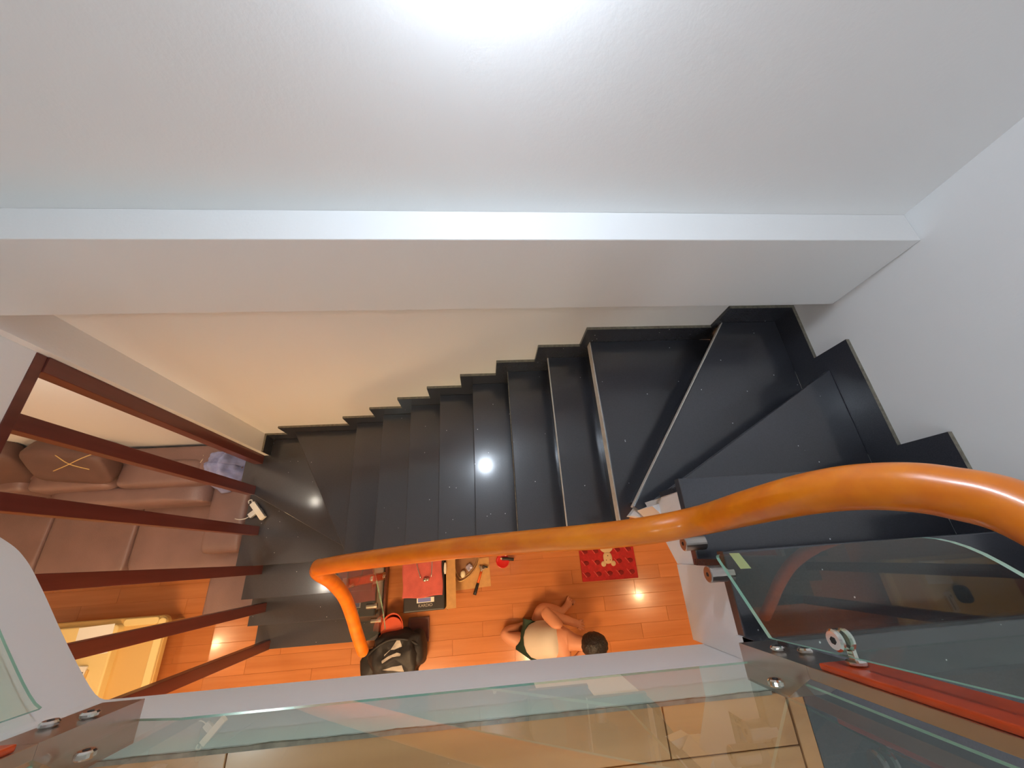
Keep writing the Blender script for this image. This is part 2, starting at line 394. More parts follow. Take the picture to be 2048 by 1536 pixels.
# risers
def riser(a, b, k, off):
    # from tread k+1 up to the underside of tread k
    dx, dy = b[0] - a[0], b[1] - a[1]; l = math.hypot(dx, dy); nx, ny = -dy / l, dx / l
    if nx * off[0] + ny * off[1] < 0: nx, ny = -nx, -ny
    i = .020; t = .018
    p = [(a[0] + nx * i, a[1] + ny * i), (b[0] + nx * i, b[1] + ny * i), (b[0] + nx * (i + t), b[1] + ny * (i + t)), (a[0] + nx * (i + t), a[1] + ny * (i + t))]
    prism('riser', p, lz(k + 1), lz(k) - TH, 'granite_face', st)
for k in range(1, 9): riser((NX[k], YI + .004), (NX[k], YW), k, (1, 0))
riser((.655, .195), (1.285, YW), 0, (1, -1)); riser((.71, .19), (XR - .016, .672), -1, (.3, -1))
riser((.666, .200), (XR - .016, .200), -2, (0, -1)); riser((.652, -.028), (XR - .016, -.028), -3, (0, -1)); riser((.64, -.205), (XR - .016, -.205), -4, (0, -1))
riser((-1.04, .12), (-1.53, YW), 9, (1, .3)); riser((-1.06, .12), (-1.97, .645), 10, (.5, 1))
riser((-1.985, .05), (-.97, .05), 11, (0, 1)); riser((-1.985, -.195), (XI - .004, -.195), 12, (0, 1)); riser((-1.985, -.405), (XI - .004, -.405), 13, (0, 1)); riser((-1.985, -.605), (XI - .004, -.605), 14, (0, 1))
# white plastered body under every tread
def inset(pl, d):
    cx = sum(p[0] for p in pl) / len(pl); cy = sum(p[1] for p in pl) / len(pl)
    return [(x + (cx - x) * d, y + (cy - y) * d) for x, y in pl]
for k in range(2, 9):
    x0, x1 = NX[k] + .039, NX[k - 1] + .039
    prism('step_body', [(x0, YI + .012), (x1, YI + .012), (x1, YW), (x0, YW)], lz(k) - .33, lz(k) - TH, 'paint', st)
prism('step_body', [(.660, .088), (.69, .20), (1.30, YW), (.660, YW)], lz(1) - .13, lz(1) - TH, 'paint', st)
prism('step_body', [(.612, .118), (.672, .105), (XR - .016, .66), (XR - .016, YW), (1.33, YW), (.70, .20)], lz(0) - .075, lz(0) - TH, 'paint', st)
prism('step_body', [(.640, .135), (.672, .100), (XR - .016, .10), (XR - .016, .63), (.72, .16)], ZC - 1.63, lz(-1) - TH, 'paint', st)
sb = [(.668, -.065, ZC - 1.425), (XR - .016, -.065, ZC - 1.425), (XR - .016, .162, ZC - 1.60), (.668, .162, ZC - 1.60)]
mobj('step_body', sb + [(x, y, lz(-2) - TH) for x, y, z in sb], [(0, 1, 2, 3), (4, 5, 6, 7), (0, 1, 5, 4), (1, 2, 6, 5), (2, 3, 7, 6), (3, 0, 4, 7)], 'paint', st)
prism('step_body', [(.656, -.284), (XR - .016, -.284), (XR - .016, -.066), (.656, -.066)], ZC - 1.405, lz(-3) - TH, 'paint', st)
prism('step_body', [(.640, -.284), (XR - .016, -.284), (XR - .016, -.226), (.640, -.226)], lz(-3) - TH, lz(-4) - TH, 'paint', st)
prism('step_body', [(-.985, .09), (-.955, YW), (-1.5, YW)], 1.9 - .9, lz(9) - TH, 'paint', st)
prism('step_body', [(-1.05, .14), (-1.53, YW), (-1.795, YW), (-1.795, .90), (-1.98, .90), (-1.98, .69)], 0, lz(10) - TH, 'paint', st)
prism('step_body', [(-1.98, .088), (-.985, .088), (-1.04, .15), (-1.98, .65)], 0, lz(11) - TH, 'paint', st)
for k, y0, y1 in ((12, -.157, .087), (13, -.367, -.158), (14, -.567, -.368)):
    prism('step_body', [(-1.98, y0), (XI - .012, y0), (XI - .012, y1), (-1.98, y1)], 0, lz(k) - TH, 'paint', st)
# skirting along the walls, with the sawn edge showing on top
def skirt(x0, x1, y0, y1, z0, z1):
    V = [(x0, y0, z0), (x1, y0, z0), (x1, y1, z0), (x0, y1, z0), (x0, y0, z1), (x1, y0, z1), (x1, y1, z1), (x0, y1, z1)]
    F = [(3, 2, 1, 0), (4, 5, 6, 7), (0, 1, 5, 4), (1, 2, 6, 5), (2, 3, 7, 6), (3, 0, 4, 7)]
    mobj('skirting', V, F, None, st, mats=['granite_face', 'granite_edge'], fm=[0, 1, 0, 0, 0, 0])
SH = .125; SX = {k: NX[k] - .075 for k in range(2, 9)}; SX[1] = .569; SX[0] = 1.25; SX[9] = -1.624
for k in range(1, 9): skirt(SX[k], SX[k - 1], YW, YB, lz(k + 1) - .02, lz(k) + SH)
skirt(SX[9], SX[8], YW, YB, lz(10), lz(9) + SH); skirt(-1.81, SX[9], YW, YB, lz(10), lz(10) + SH)
skirt(-1.81, -1.795, .905, YW, lz(10), lz(10) + SH)
skirt(SX[0], XR, YW, YB, lz(1), lz(0) + SH)
skirt(XR - .016, XR, .755, YW, lz(0) - .02, lz(0) + SH); skirt(XR - .016, XR, .287, .755, lz(0), lz(-1) + SH)
skirt(XR - .016, XR, .05, .287, lz(-1), lz(-2) + SH); skirt(XR - .016, XR, -.14, .05, lz(-2), lz(-3) + SH); skirt(XR - .016, XR, -1.6, -.14, lz(-3), lz(-4) + SH)
box('baseboard', (-.951, -.60, 0), (-.93, .06, .09), 'maroon', st, .002)

# ------------------------------------------------------------------ handrail
def zr(rho): return 1.492 / (1 + .741 * rho)
hp = []
for X, Y, zz in [(-.83, -.52, 3.10), (-.845, -.40, 2.98), (-.85, -.29, 2.86), (-.85, -.17, 2.68), (-.852, -.075, 2.45), (-.845, -.02, 2.22), (-.80, .003, 2.10)]:
    hp.append((X, Y, ZC - zz))
for rho, eta in [(-.375, .002), (-.313, .008), (-.2, .015), (-.083, .022), (.04, .025), (.161, .027), (.287, .029), (.417, .035), (.553, .050)]:
    z = zr(rho); hp.append((rho * z, eta * z, ZC - z))
for X, Y, zz in [(.600, .064, .861), (.612, .070, .722), (.632, .069, .633), (.652, .059, .568), (.672, .042, .522), (.690, .008, .468), (.692, -.09, .38), (.685, -.22, .27), (.67, -.40, .13)]:
    hp.append((X, Y, ZC - zz))
hr = tube('handrail', hp, .0375, 'rail', None, sub=8, n=24, cap='round')
tag(hr, 'round varnished orange wooden handrail curving along the stair well', 'handrail')

# ------------------------------------------------------------------ steel posts of the glass guard
def bolt(c, axis, parent, r=.016, h=.010, name='bolt'):
    b = cyl(name, c, axis, r, h, 'chrome', parent, 20, .003)
    a = Vector(axis).normalized()
    cyl('socket', Vector(c) + a * (h - .0005), axis, r * .38, .0012, 'darkgap', b, 6)
    return b
def guard_post(x0, x1, label, sgn):
    # flat steel bar on the slab face, red wood inlay on the side towards the well
    t = thing('guard_post', label, 'post', ((x0 + x1) / 2, -.25, ZC - 1.0), 0, 'steel posts of the glass guard')
    ox, oy, oz = t.location
    def L(a): return (a[0] - ox, a[1] - oy, a[2] - oz)
    def bx(n, a, b, m, bev=.001): return box(n, L(a), L(b), m, t, bev)
    V = [(-.285, -1.0), (-.216, -1.0), (-.216, -.80), (-.236, -.80), (-.285, -.88)]
    vs = [L((x0, y, ZC + z)) for y, z in V] + [L((x1, y, ZC + z)) for y, z in V]
    n = 5
    mobj('bracket', vs, [tuple(range(n)), tuple(range(n, 2 * n))] + [(i, (i + 1) % n, n + (i + 1) % n, n + i) for i in range(n)], 'steel', t)
    bx('bar', (x0, -.236, ZC - .80), (x1, -.216, ZC - .02), 'steel')
    bx('inlay', (x0 + .004, -.2161, ZC - .772), (x1 - .004, -.206, ZC - .05), 'redwood', .003)
    xm = (x0 + x1) / 2
    for dx, z in ((-.018 * sgn, -.905), (.016 * sgn, -.872)):
        bolt(L((xm + dx, -.216, ZC + z)), (0, 1, 0), t, .0135)
    bolt(L((xm, -.206, ZC - .735)), (0, 1, 0), t, .015)
    # lug that clamps the pane in front of the landing
    lx = x0 if sgn > 0 else x1
    bolt(L((lx - sgn * .030, -.258, ZC - .855)), (0, 1, 0), t, .014, .012, 'pane_bolt')
    return t
guard_post(.572, .660, 'steel guard post with red wood inlay beside the granite landing', 1)
guard_post(-.765, -.687, 'steel guard post with red wood inlay where the slab edge curves', -1)
# third post lower down
tp = thing('guard_post', 'short steel guard post with red inlay beside the lowest steps', 'post', (-.90, -.10, lz(13)), 0, 'steel posts of the glass guard')
box('bar', (-.013, -.03, .0), (.013, .03, 1.05), 'steel', tp, .001); box('inlay', (.013, -.022, .14), (.022, .022, 1.0), 'redwood', tp, .002)
bolt((.013, 0, .05), (1, 0, 0), tp, .016); bolt((.013, 0, .10), (1, 0, 0), tp, .016)
cyl('spigot', (-.06, 0, .06), (1, 0, 0), .02, .05, 'steel', tp)

# ------------------------------------------------------------------ glass panes
def pane(name, loop, nrm, th, label, group='glass panes of the stair guard'):
    """flat pane: loop of 3D points, thickness along nrm, green edge"""
    n = len(loop); N = Vector(nrm).normalized() * th
    V = [Vector(p) for p in loop] + [Vector(p) + N for p in loop]
    F = [tuple(range(n)), tuple(range(n, 2 * n))] + [(i, (i + 1) % n, n + (i + 1) % n, n + i) for i in range(n)]
    o = mobj(name, V, F, None, None, mats=['glass', 'glass_edge'], fm=[0, 0] + [1] * n)
    return tag(o, label, 'glass pane', group)
def rounded(pts, rad, n=6):
    out = []
    m = len(pts)
    for i in range(m):
        a, b, c = Vector(pts[i - 1]), Vector(pts[i]), Vector(pts[(i + 1) % m]); r = rad[i]
        if r <= 0: out.append(b); continue
        d1 = (a - b).normalized(); d2 = (c - b).normalized()
        p1 = b + d1 * r; p2 = b + d2 * r
        for k in range(n + 1):
            t = k / n; out.append((1 - t) ** 2 * p1 + 2 * t * (1 - t) * b + t * t * p2)
    return out
# pane beside the top steps
GX = .598
lp = rounded([(GX, -.034, ZC - 1.055), (GX, -.012, ZC - .49), (GX, -.075, ZC - .42), (GX, -.18, ZC - .31), (GX, -.186, ZC - .55), (GX, -.197, ZC - .925)], [.02, .05, .0, 0, 0, .003])
p1 = pane('glass_pane', lp, (1, 0, 0), .008, 'slanted clear glass pane beside the top granite steps')
prism_note = mobj('sticker', [(GX - .0008, -.030, ZC - .985), (GX - .0008, -.030, ZC - .945), (GX - .0008, -.062, ZC - .915), (GX - .0008, -.064, ZC - .955), (GX - .0003, -.030, ZC - .985), (GX - .0003, -.030, ZC - .945), (GX - .0003, -.062, ZC - .915), (GX - .0003, -.064, ZC - .955)],
    [(0, 1, 2, 3), (4, 5, 6, 7), (0, 1, 5, 4), (1, 2, 6, 5), (2, 3, 7, 6), (3, 0, 4, 7)], 'note', p1); prism_note['label'] = 'small pale green paper sticker'
# clamp disc of that pane, with its arm to the post
cl = cyl('clamp', (GX - .010, -.168, ZC - .735), (1, 0, 0), .017, .010, 'chrome', p1, 24, .003)
cyl('socket', (GX - .0108, -.168, ZC - .735), (1, 0, 0), .006, .001, 'darkgap', cl, 6)
cyl('clamp', (GX + .008, -.168, ZC - .735), (1, 0, 0), .017, .010, 'chrome', p1, 24, .003)
box('clamp_arm', (GX + .012, -.205, ZC - .741), (GX + .020, -.168, ZC - .729), 'chrome', p1, .001)
for y, z in ((-.082, -1.115), (-.002, -1.215)):
    s = cyl('standoff', (.600, y, ZC + z), (1, 0, 0), .021, .068, 'steel', p1, 24, .002)
    cyl('socket', (.5995, y, ZC + z), (1, 0, 0), .006, .001, 'darkgap', s, 6)
# pane in front of the upper landing
lp = [(-.705, -.252, ZC - 1.005), (-.60, -.252, ZC - .982), (.578, -.252, ZC - .985), (.578, -.252, ZC - .06), (-.705, -.252, ZC - .06)]
pane('glass_pane', lp, (0, 1, 0), .004, 'wide clear glass pane standing in front of the upper landing')
# curved pane on the rounded corner
cv = [p for p in edge if p.x < -1.03]
V = []; F = []
cw = [(p.x + .02, p.y + .03) for p in cv]; cw2 = [(p.x + .016, p.y + .026) for p in cv]
m = len(cw)
for x, y in cw: V += [(x, y, ZC - 1.165), (x, y, ZC - .06)]
for x, y in cw2: V += [(x, y, ZC - 1.165), (x, y, ZC - .06)]
fm = []
for i in range(m - 1):
    F += [(2 * i, 2 * i + 2, 2 * i + 3, 2 * i + 1), (2 * m + 2 * i, 2 * m + 2 * i + 2, 2 * m + 2 * i + 3, 2 * m + 2 * i + 1), (2 * i, 2 * i + 2, 2 * m + 2 * i + 2, 2 * m + 2 * i), (2 * i + 1, 2 * i + 3, 2 * m + 2 * i + 3, 2 * m + 2 * i + 1)]
    fm += [0, 0, 1, 1]
F += [(0, 1, 2 * m + 1, 2 * m), (2 * m - 2, 2 * m - 1, 4 * m - 1, 4 * m - 2)]; fm += [1, 1]
tag(mobj('glass_pane', V, F, None, None, mats=['glass', 'glass_edge'], fm=fm), 'curved clear glass pane following the rounded slab corner', 'glass pane', 'glass panes of the stair guard')
# pane beside the lowest steps
lp = rounded([(-.875, -.02, ZC - 3.40), (-.875, -.02, ZC - 2.45), (-.875, -.30, ZC - 2.95), (-.875, -.50, ZC - 3.2), (-.875, -.52, ZC - 3.95), (-.875, -.35, ZC - 3.80)], [.03, .03, 0, .03, .03, 0])
p4 = pane('glass_pane', lp, (-1, 0, 0), .010, 'clear glass pane below the handrail beside the lowest steps')
for y, z in ((-.10, -3.36), (-.30, -3.55), (-.42, -3.72)):
    cyl('standoff', (-.95, y, ZC + z), (1, 0, 0), .02, .085, 'chrome', p4, 20, .002)
# pane along the straight flight, under the handrail
lp = [(-.70, .045, ZC - 2.62), (.50, .045, ZC - 1.73), (.50, .045, ZC - 1.26), (-.70, .045, ZC - 2.13)]
p5 = pane('glass_pane', lp, (0, -1, 0), .010, 'long clear glass pane hidden under the straight handrail run')
for x, z in ((-.6, -2.45), (.4, -1.72)): cyl('standoff', (x, .07, ZC + z), (0, -1, 0), .02, .04, 'steel', p5, 20, .002)

# ------------------------------------------------------------------ dark wooden post screen
sc = thing('post_screen', 'dark red brown wooden screen of square floor to lintel posts', 'screen', (-1.89, .15, 0))
def scb(n, a, b, m='darkwood', bev=.003): return box(n, (a[0] + 1.89, a[1] - .15, a[2]), (b[0] + 1.89, b[1] - .15, b[2]), m, sc, bev)
for y, k in ((.868, 10), (.615, 10), (.314, 11), (.018, 12), (-.274, 13), (-.573, 14)):
    if y > .8: scb('post', (-1.915, y - .036, lz(k)), (-1.845, y + .036, ZC - 1.575))
    else: scb('post', (-1.92, y - .035, lz(k)), (-1.862, y + .035, ZC - 1.575))
scb('top_rail', (-1.93, -.72, ZC - 1.575), (-1.852, .904, ZC - 1.53))

# ------------------------------------------------------------------ sofa
so = thing('sofa', 'long brown leather sofa with loose seat cushions behind the post screen', 'sofa', (-3.3, .55, 0))
def S(c): return (c[0] + 3.3, c[1] - .55, c[2])
def scush(n, a, b, m='leather', e=(.22, .22), **kw):
    c = [(a[i] + b[i]) / 2 for i in range(3)]; s = [(b[i] - a[i]) / 2 for i in range(3)]
    return soft(n, S(c), s, m, so, e, 40, 20, **kw)
box('base', S((-4.62, .085, .06)), S((-2.06, 1.02, .27)), 'leather', so, .03, 3)
for x0, x1 in ((-4.50, -3.775), (-3.765, -3.055), (-3.045, -2.075)): scush('seat_cushion', (x0, .045, .235), (x1, .80, .425))
scush('backrest', (-4.62, .80, .10), (-2.07, 1.045, .80), e=(.18, .12))
for x0, x1 in ((-4.45, -3.72), (-3.70, -3.06), (-3.04, -2.36)): scush('back_cushion', (x0, .70, .40), (x1, .93, .83), e=(.35, .3))
scush('bolster', (-3.62, .57, .40), (-2.36, .74, .735), e=(.5, .15))
scush('arm', (-2.375, .165, .25), (-2.045, 1.0, .605), e=(.25, .2))
for x, y in ((-4.5, .16), (-2.14, .16), (-4.5, .95), (-2.14, .95)): cyl('leg', S((x, y, 0)), (0, 0, 1), .025, .07, 'black', so, 12)
pil = soft('cushion', (-3.95, .90, .93), (.30, .10, .24), 'leather_d', None, (.45, .4), rot=(-.35, .2, .12)); tag(pil, 'dark brown cushion at the far left of the sofa back', 'cushion', 'loose cushions on the sofa')
pil = soft('cushion', (-3.27, .90, .93), (.29, .09, .18), 'leather_d', None, (.45, .35), rot=(-.55, .1, -.1)); tag(pil, 'brown square cushion lying tilted against the middle of the sofa back', 'cushion', 'loose cushions on the sofa')
for pts, lab in (([(-3.37, .99, 1.09), (-3.23, .90, 1.10), (-3.13, .84, 1.09), (-3.00, .80, 1.07)], 'short curved straw lying on the tilted cushion'),
                 ([(-3.25, .80, 1.07), (-3.13, .83, 1.11), (-3.03, .88, 1.12), (-2.92, .94, 1.10)], 'straw crossing the other one on the tilted cushion'),
                 ([(-4.15, .86, 1.12), (-3.95, .90, 1.17), (-3.75, .97, 1.17)], 'thin straw on the dark cushion at the picture edge')):
    tag(tube('straw', pts, .0032, 'straw', None, 6, 6), lab, 'straw', 'straws on the sofa cushions')

# crumpled cloth on the arm
def cloth(u, v):
    a = u * 2 * math.pi; r = v
    x = r * .20 * math.cos(a); y = r * .19 * math.sin(a)
    h = .19 * (1 - r ** 3.0)
    nz = noise.noise(Vector((x * 14, y * 14, 1.7))) + .6 * noise.noise(Vector((x * 30, y * 30, 5.2)))
    return (x * (1 + .12 * nz), y * (1 + .12 * nz), h - .09 * r * (x < .05) + .045 * nz * (1 - .5 * r))
ct = thing('crumpled_cloth', 'crumpled pale blue cloth lying on the sofa arm', 'cloth', (-2.245, .85, .70))
o = grid('blue_fabric', cloth, 56, 24, 'denim', ct, .004)
grid('cream_fabric', lambda u, v: ((-.185 + .10 * v + .01 * math.sin(u * 9)), -.10 + .20 * u, .10 - .09 * abs(v - .35) + .02 * noise.noise(Vector((u * 6, v * 6, 2)))), 16, 8, 'creamcloth', ct, .003)

# ottoman
ot = thing('ottoman', 'low brown leather ottoman between sofa and lowest steps', 'ottoman', (-2.225, -.15, 0))
soft('cushion_top', (0, 0, .19), (.21, .185, .07), 'leather', ot, (.2, .15), 40, 16); box('body', (-.195, -.17, .03), (.195, .17, .16), 'leather', ot, .015, 3)
for sx in (-1, 1):
    for sy in (-1, 1): cyl('foot', (sx * .16, sy * .14, 0), (0, 0, 1), .018, .035, 'black', ot, 10)

# ------------------------------------------------------------------ coffee table, paper and remote
tb = thing('coffee_table', 'cream yellow low coffee table with a raised inner top', 'table', (-3.3, -.72, 0))
def rrect(x0, y0, x1, y1, r, n=6):
    out = []
    for cx, cy, a0 in ((x1 - r, y1 - r, 0), (x0 + r, y1 - r, 90), (x0 + r, y0 + r, 180), (x1 - r, y0 + r, 270)):
        for k in range(n + 1):
            a = math.radians(a0 + 90 * k / n); out.append((cx + r * math.cos(a), cy + r * math.sin(a)))
    return out
def rbox(name, x0, y0, x1, y1, z0, z1, r, mat, parent, bev=.008):
    pl = rrect(x0, y0, x1, y1, r); bm = bmesh.new()
    vs = [bm.verts.new((x, y, z0)) for x, y in pl]; f = bm.faces.new(vs)
    ex = bmesh.ops.extrude_face_region(bm, geom=[f]); nv = [g for g in ex['geom'] if isinstance(g, bmesh.types.BMVert)]
    bmesh.ops.translate(bm, verts=nv, vec=(0, 0, z1 - z0))
    if bev:
        ed = [e for e in bm.edges if all(abs(v.co.z - z1) < 1e-6 for v in e.verts)]
        bmesh.ops.bevel(bm, geom=ed, offset=bev, segments=3, profile=.5, affect='EDGES')
    return bmobj(name, bm, mat, parent)
rbox('lower_top', -.62, -.42, .665, .445, .29, .335, .06, 'tan', tb, .012)
rbox('rim', .60, -.40, .66, .43, .335, .355, .028, 'cream', tb, .008)
rbox('rim', .33, .385, .60, .44, .335, .352, .025, 'cream', tb, .008)
rbox('inner_top', -.60, -.40, .335, .41, .335, .395, .035, 'cream', tb, .012)
for sx in (-.52, .55):
    for sy in (-.34, .36): rbox('leg', sx - .03, sy - .03, sx + .03, sy + .03, 0, .29, .012, 'tan', tb, 0)
o = box('paper_sheet', (-.13, -.10, 0), (.13, .10, .002), 'paper'); o.location = (-3.12, -.41, .395); o.rotation_euler = (0, 0, .05); tag(o, 'blank white paper sheet lying on the coffee table', 'paper')
rm = thing('remote_control', 'white remote control lying on the coffee table', 'remote', (-3.13, -.66, .395), -.1)
box('body', (-.03, -.085, 0), (.03, .085, .02), 'white', rm, .005); box('button_panel', (.008, -.06, .02), (.024, .05, .0215), 'grey', rm); box('holder', (.03, -.07, 0), (.045, .06, .012), 'tan', rm, .003)
cyl('display', (-.01, .05, .02), (0, 0, 1), .012, .001, 'grey', rm, 12)
tag(soft('dark_pouch', (-3.24, -.60, .44), (.05, .075, .045), 'black', None, (.6, .6), flat=.395), 'small dark pouch beside the remote on the table', 'pouch')

# ------------------------------------------------------------------ socket strip hung at the screen
ps = thing('power_strip', 'white socket adapter with plug and cable beside the screen posts', 'power strip', (-1.88, .47, lz(11)), -.86)
box('body', (-.085, -.022, .02), (.085, .022, .06), 'white', ps, .006)
box('plug', (-.03, -.075, .02), (.012, -.022, .052), 'white', ps, .006)
tube('hook', [(-.085, .0, .045), (-.11, .01, .05), (-.118, -.012, .05), (-.10, -.022, .045)], .005, 'white', ps, 6, 8)
tube('cable', [(-.01, -.075, .035), (-.02, -.11, .03), (-.05, -.15, .02), (-.09, -.18, .0)], .0035, 'white', ps, 6, 8)
box('base_pad', (-.02, -.018, 0), (.02, .018, .02), 'white', ps, .002)
tag(cyl('button', (.027, .105, lz(4)), (0, 0, 1), .009, .003, 'white', None, 16, .001), 'tiny white round button lying on a middle granite tread', 'button')

# ------------------------------------------------------------------ things on the lower floor
# red mat with a cream bear applique
mt = thing('door_mat', 'red quilted door mat with a cream bear motif', 'mat', (1.245, -.075, 0), .0)
rbox('mat_base', -.285, -.215, .285, .215, 0, .012, .008, 'matred', mt, .003)
for i in range(5):
    for j in range(4):
        x = -.228 + i * .114; y = -.155 + j * .105
        if abs(x) < .08 and y > -.12: continue
        soft('tuft', (x, y, .012), (.030, .022, .005), 'matdark', mt, (1, 1), 12, 6)
        tube('ridge', [(x - .048, y + .028, .013), (x - .03, y + .005, .016), (x - .012, y - .022, .013)], .0045, 'matlight', mt, 3, 6)
br = thing('bear_motif', 'x', 'x'); bpy.data.objects.remove(br)
body = soft('bear_body', (.0, .10, .014), (.075, .07, .012), 'bear', mt, (.8, 1), 24, 10)
soft('bear_head', (.0, -.015, .015), (.046, .055, .013), 'bear', mt, (.7, .8), 24, 10)
for sx in (-1, 1):
    soft('bear_ear', (sx * .05, -.068, .014), (.026, .026, .009), 'bear', mt, (1, 1), 16, 8)
    soft('bear_arm', (sx * .075, .115, .014), (.032, .045, .010), 'bear', mt, (1, 1), 16, 8)
    soft('bear_eye', (sx * .02, -.035, .027), (.006, .004, .003), 'brown', mt, (1, 1), 8, 6)
soft('bear_nose', (.0, .005, .028), (.006, .005, .003), 'brown', mt, (1, 1), 8, 6)
# black case with towel
cs = thing('black_case', 'black case with pale lettering standing in a cardboard box', 'case', (-.565, -.18, 0), .02)
box('body', (-.185, -.235, .03), (.185, .20, .195), 'black', cs, .012, 3)
box('label_plate', (-.065, -.165, .195), (.09, -.125, .1975), 'paper', cs); box('label_print', (-.055, -.159, .1975), (.06, -.128, .1985), 'blue', cs)
fc = bpy.data.curves.new('lettering', 'FONT'); fc.body = 'KARDIO'; fc.size = .034; fc.extrude = .0006; fc.align_x = 'CENTER'
fo = bpy.data.objects.new('lettering', fc); COL.objects.link(fo)
bpy.context.view_layer.update()
me = bpy.data.meshes.new_from_object(fo.evaluated_get(bpy.context.evaluated_depsgraph_get())); bpy.data.objects.remove(fo)
me.materials.append(MT['bagwhite']); fo = bpy.data.objects.new('lettering', me); COL.objects.link(fo); fo.parent = cs; fo.location = (.012, -.198, .1957)
tw = thing('pink_towel', 'pink towel folded over the top of the black case', 'towel', (-.575, -.155, .20), .02)
def towel(u, v):
    x = -.185 + .36 * u; y = -.145 + .36 * v
    return (x + .006 * math.sin(v * 7), y + .006 * math.sin(u * 8 + 1), .008 + .006 * noise.noise(Vector((x * 9, y * 9, 0))))
grid('cloth', towel, 24, 24, 'pink', tw, .012)
hk = thing('wire_hanger', 'bent silver wire with a shiny knob lying on the pink towel', 'wire', (-.56, -.14, .222), .0)
tube('wire', [(-.085, .16, 0), (-.065, .08, 0), (-.035, -.005, 0)], .005, 'chrome', hk, 4, 8); tube('wire', [(.065, .16, 0), (.065, .08, 0), (.06, .0, 0)], .005, 'chrome', hk, 4, 8)
soft('knob', (.005, -.02, .01), (.02, .018, .016), 'chrome', hk, (1, 1), 16, 10); soft('knob', (.03, -.018, .01), (.014, .016, .014), 'chrome', hk, (1, 1), 16, 10)
bx = thing('cardboard_box', 'open cardboard box holding the black case', 'box', (-.56, -.18, 0), .02)
box('bottom', (-.20, -.245, 0), (.20, .22, .004), 'card', bx); box('side_panel', (.196, -.245, .004), (.201, .22, .20), 'card', bx); box('side_panel', (-.201, -.245, .004), (-.196, .22, .05), 'card', bx)
fl = box('flap', (.0, -.235, -.002), (.085, .20, .002), 'card', bx); fl.location = (.20, 0, .20); fl.rotation_euler = (0, .35, 0)
tag(soft('white_bottle', (-.372, -.075, .225), (.012, .05, .012), 'white', None, (.4, .8)), 'slim white tube at the edge of the black case', 'tube')
o = box('cardboard_sheet', (-.19, -.13, 0), (.19, .13, .005), 'card'); o.location = (-.145, -.145, 0); o.rotation_euler = (0, 0, .05); tag(o, 'flat cardboard sheet lying on the floor beside the box', 'cardboard')
# wire tray with food
ty = thing('wire_tray', 'brown boat shaped tray with brass wire rim on the cardboard', 'tray', (-.20, -.07, .005))
outl = [(-.13, .12), (-.125, .02), (-.10, -.08), (-.05, -.132), (.03, -.10), (.10, -.03), (.135, .04), (.14, .12)]
prism('base', outl, 0, .012, 'card_d', ty)
tube('rim_wire', [(x, y, .025) for x, y in outl], .0055, 'brass', ty, 5, 8); tube('rim_wire', [(x * .86 + .004, y * .88 + .012, .018) for x, y in outl], .004, 'brass', ty, 5, 8)
tag(soft('egg', (-.218, -.141, .038), (.026, .033, .022), 'egg', None, (1, 1), 20, 12), 'ivory egg shaped lump lying in the wire tray', 'egg')
tag(soft('foil_packet', (-.155, -.085, .030), (.030, .028, .014), 'foil', None, (.5, .5), rot=(0, 0, .7), noise_amp=.006, nscale=40), 'small silver foil packet lying in the wire tray', 'packet')
# hammer
hm = thing('hammer', 'claw hammer with orange shaft and black grip on the floor', 'hammer', (-.068, -.21, .006), -.34)
tube('grip', [(0, -.125, .014), (0, -.02, .014)], lambda t: .0165 - .003 * t, 'black', hm, 3, 12); tube('shaft', [(0, -.02, .014), (0, .085, .014)], .0115, 'orange', hm, 2, 12)
tube('neck', [(0, .085, .014), (-.004, .11, .015), (-.016, .13, .015)], .011, 'steel', hm, 4, 10); tube('claw', [(-.0, .10, .014), (.02, .118, .015), (.035, .135, .014)], lambda t: .010 - .004 * t, 'steel', hm, 4, 10)
tube('claw', [(0, .10, .014), (-.022, .118, .015), (-.035, .128, .014)], lambda t: .012 - .004 * t, 'steel', hm, 4, 10); box('face', (.0, .128, .004), (.05, .142, .024), 'black', hm, .003)
# red dish with black handle
rd = thing('suction_lifter', 'red round dish with a short black handle lying on the floor', 'dish', (.175, -.05, 0), .0)
V = []; F = []; prof = [(0, .004), (.05, .004), (.062, .010), (.066, .026), (.058, .022), (.03, .016), (0, .015)]; n = 28
for r_, z_ in prof:
    for k in range(n): V.append((r_ * math.cos(2 * math.pi * k / n), r_ * math.sin(2 * math.pi * k / n), z_))
for i in range(len(prof) - 1):
    for k in range(n): F.append((i * n + k, i * n + (k + 1) % n, (i + 1) * n + (k + 1) % n, (i + 1) * n + k))
mobj('dish', V, F, 'red', rd, smooth=True); cyl('foot', (0, 0, 0), (0, 0, 1), .045, .005, 'red', rd, 24)
tube('handle', [(-.005, .02, .03), (.05, .016, .034), (.11, .006, .032)], .014, 'black', rd, 4, 12); soft('pin', (-.012, .022, .034), (.010, .010, .012), 'egg', rd, (1, 1), 12, 8)
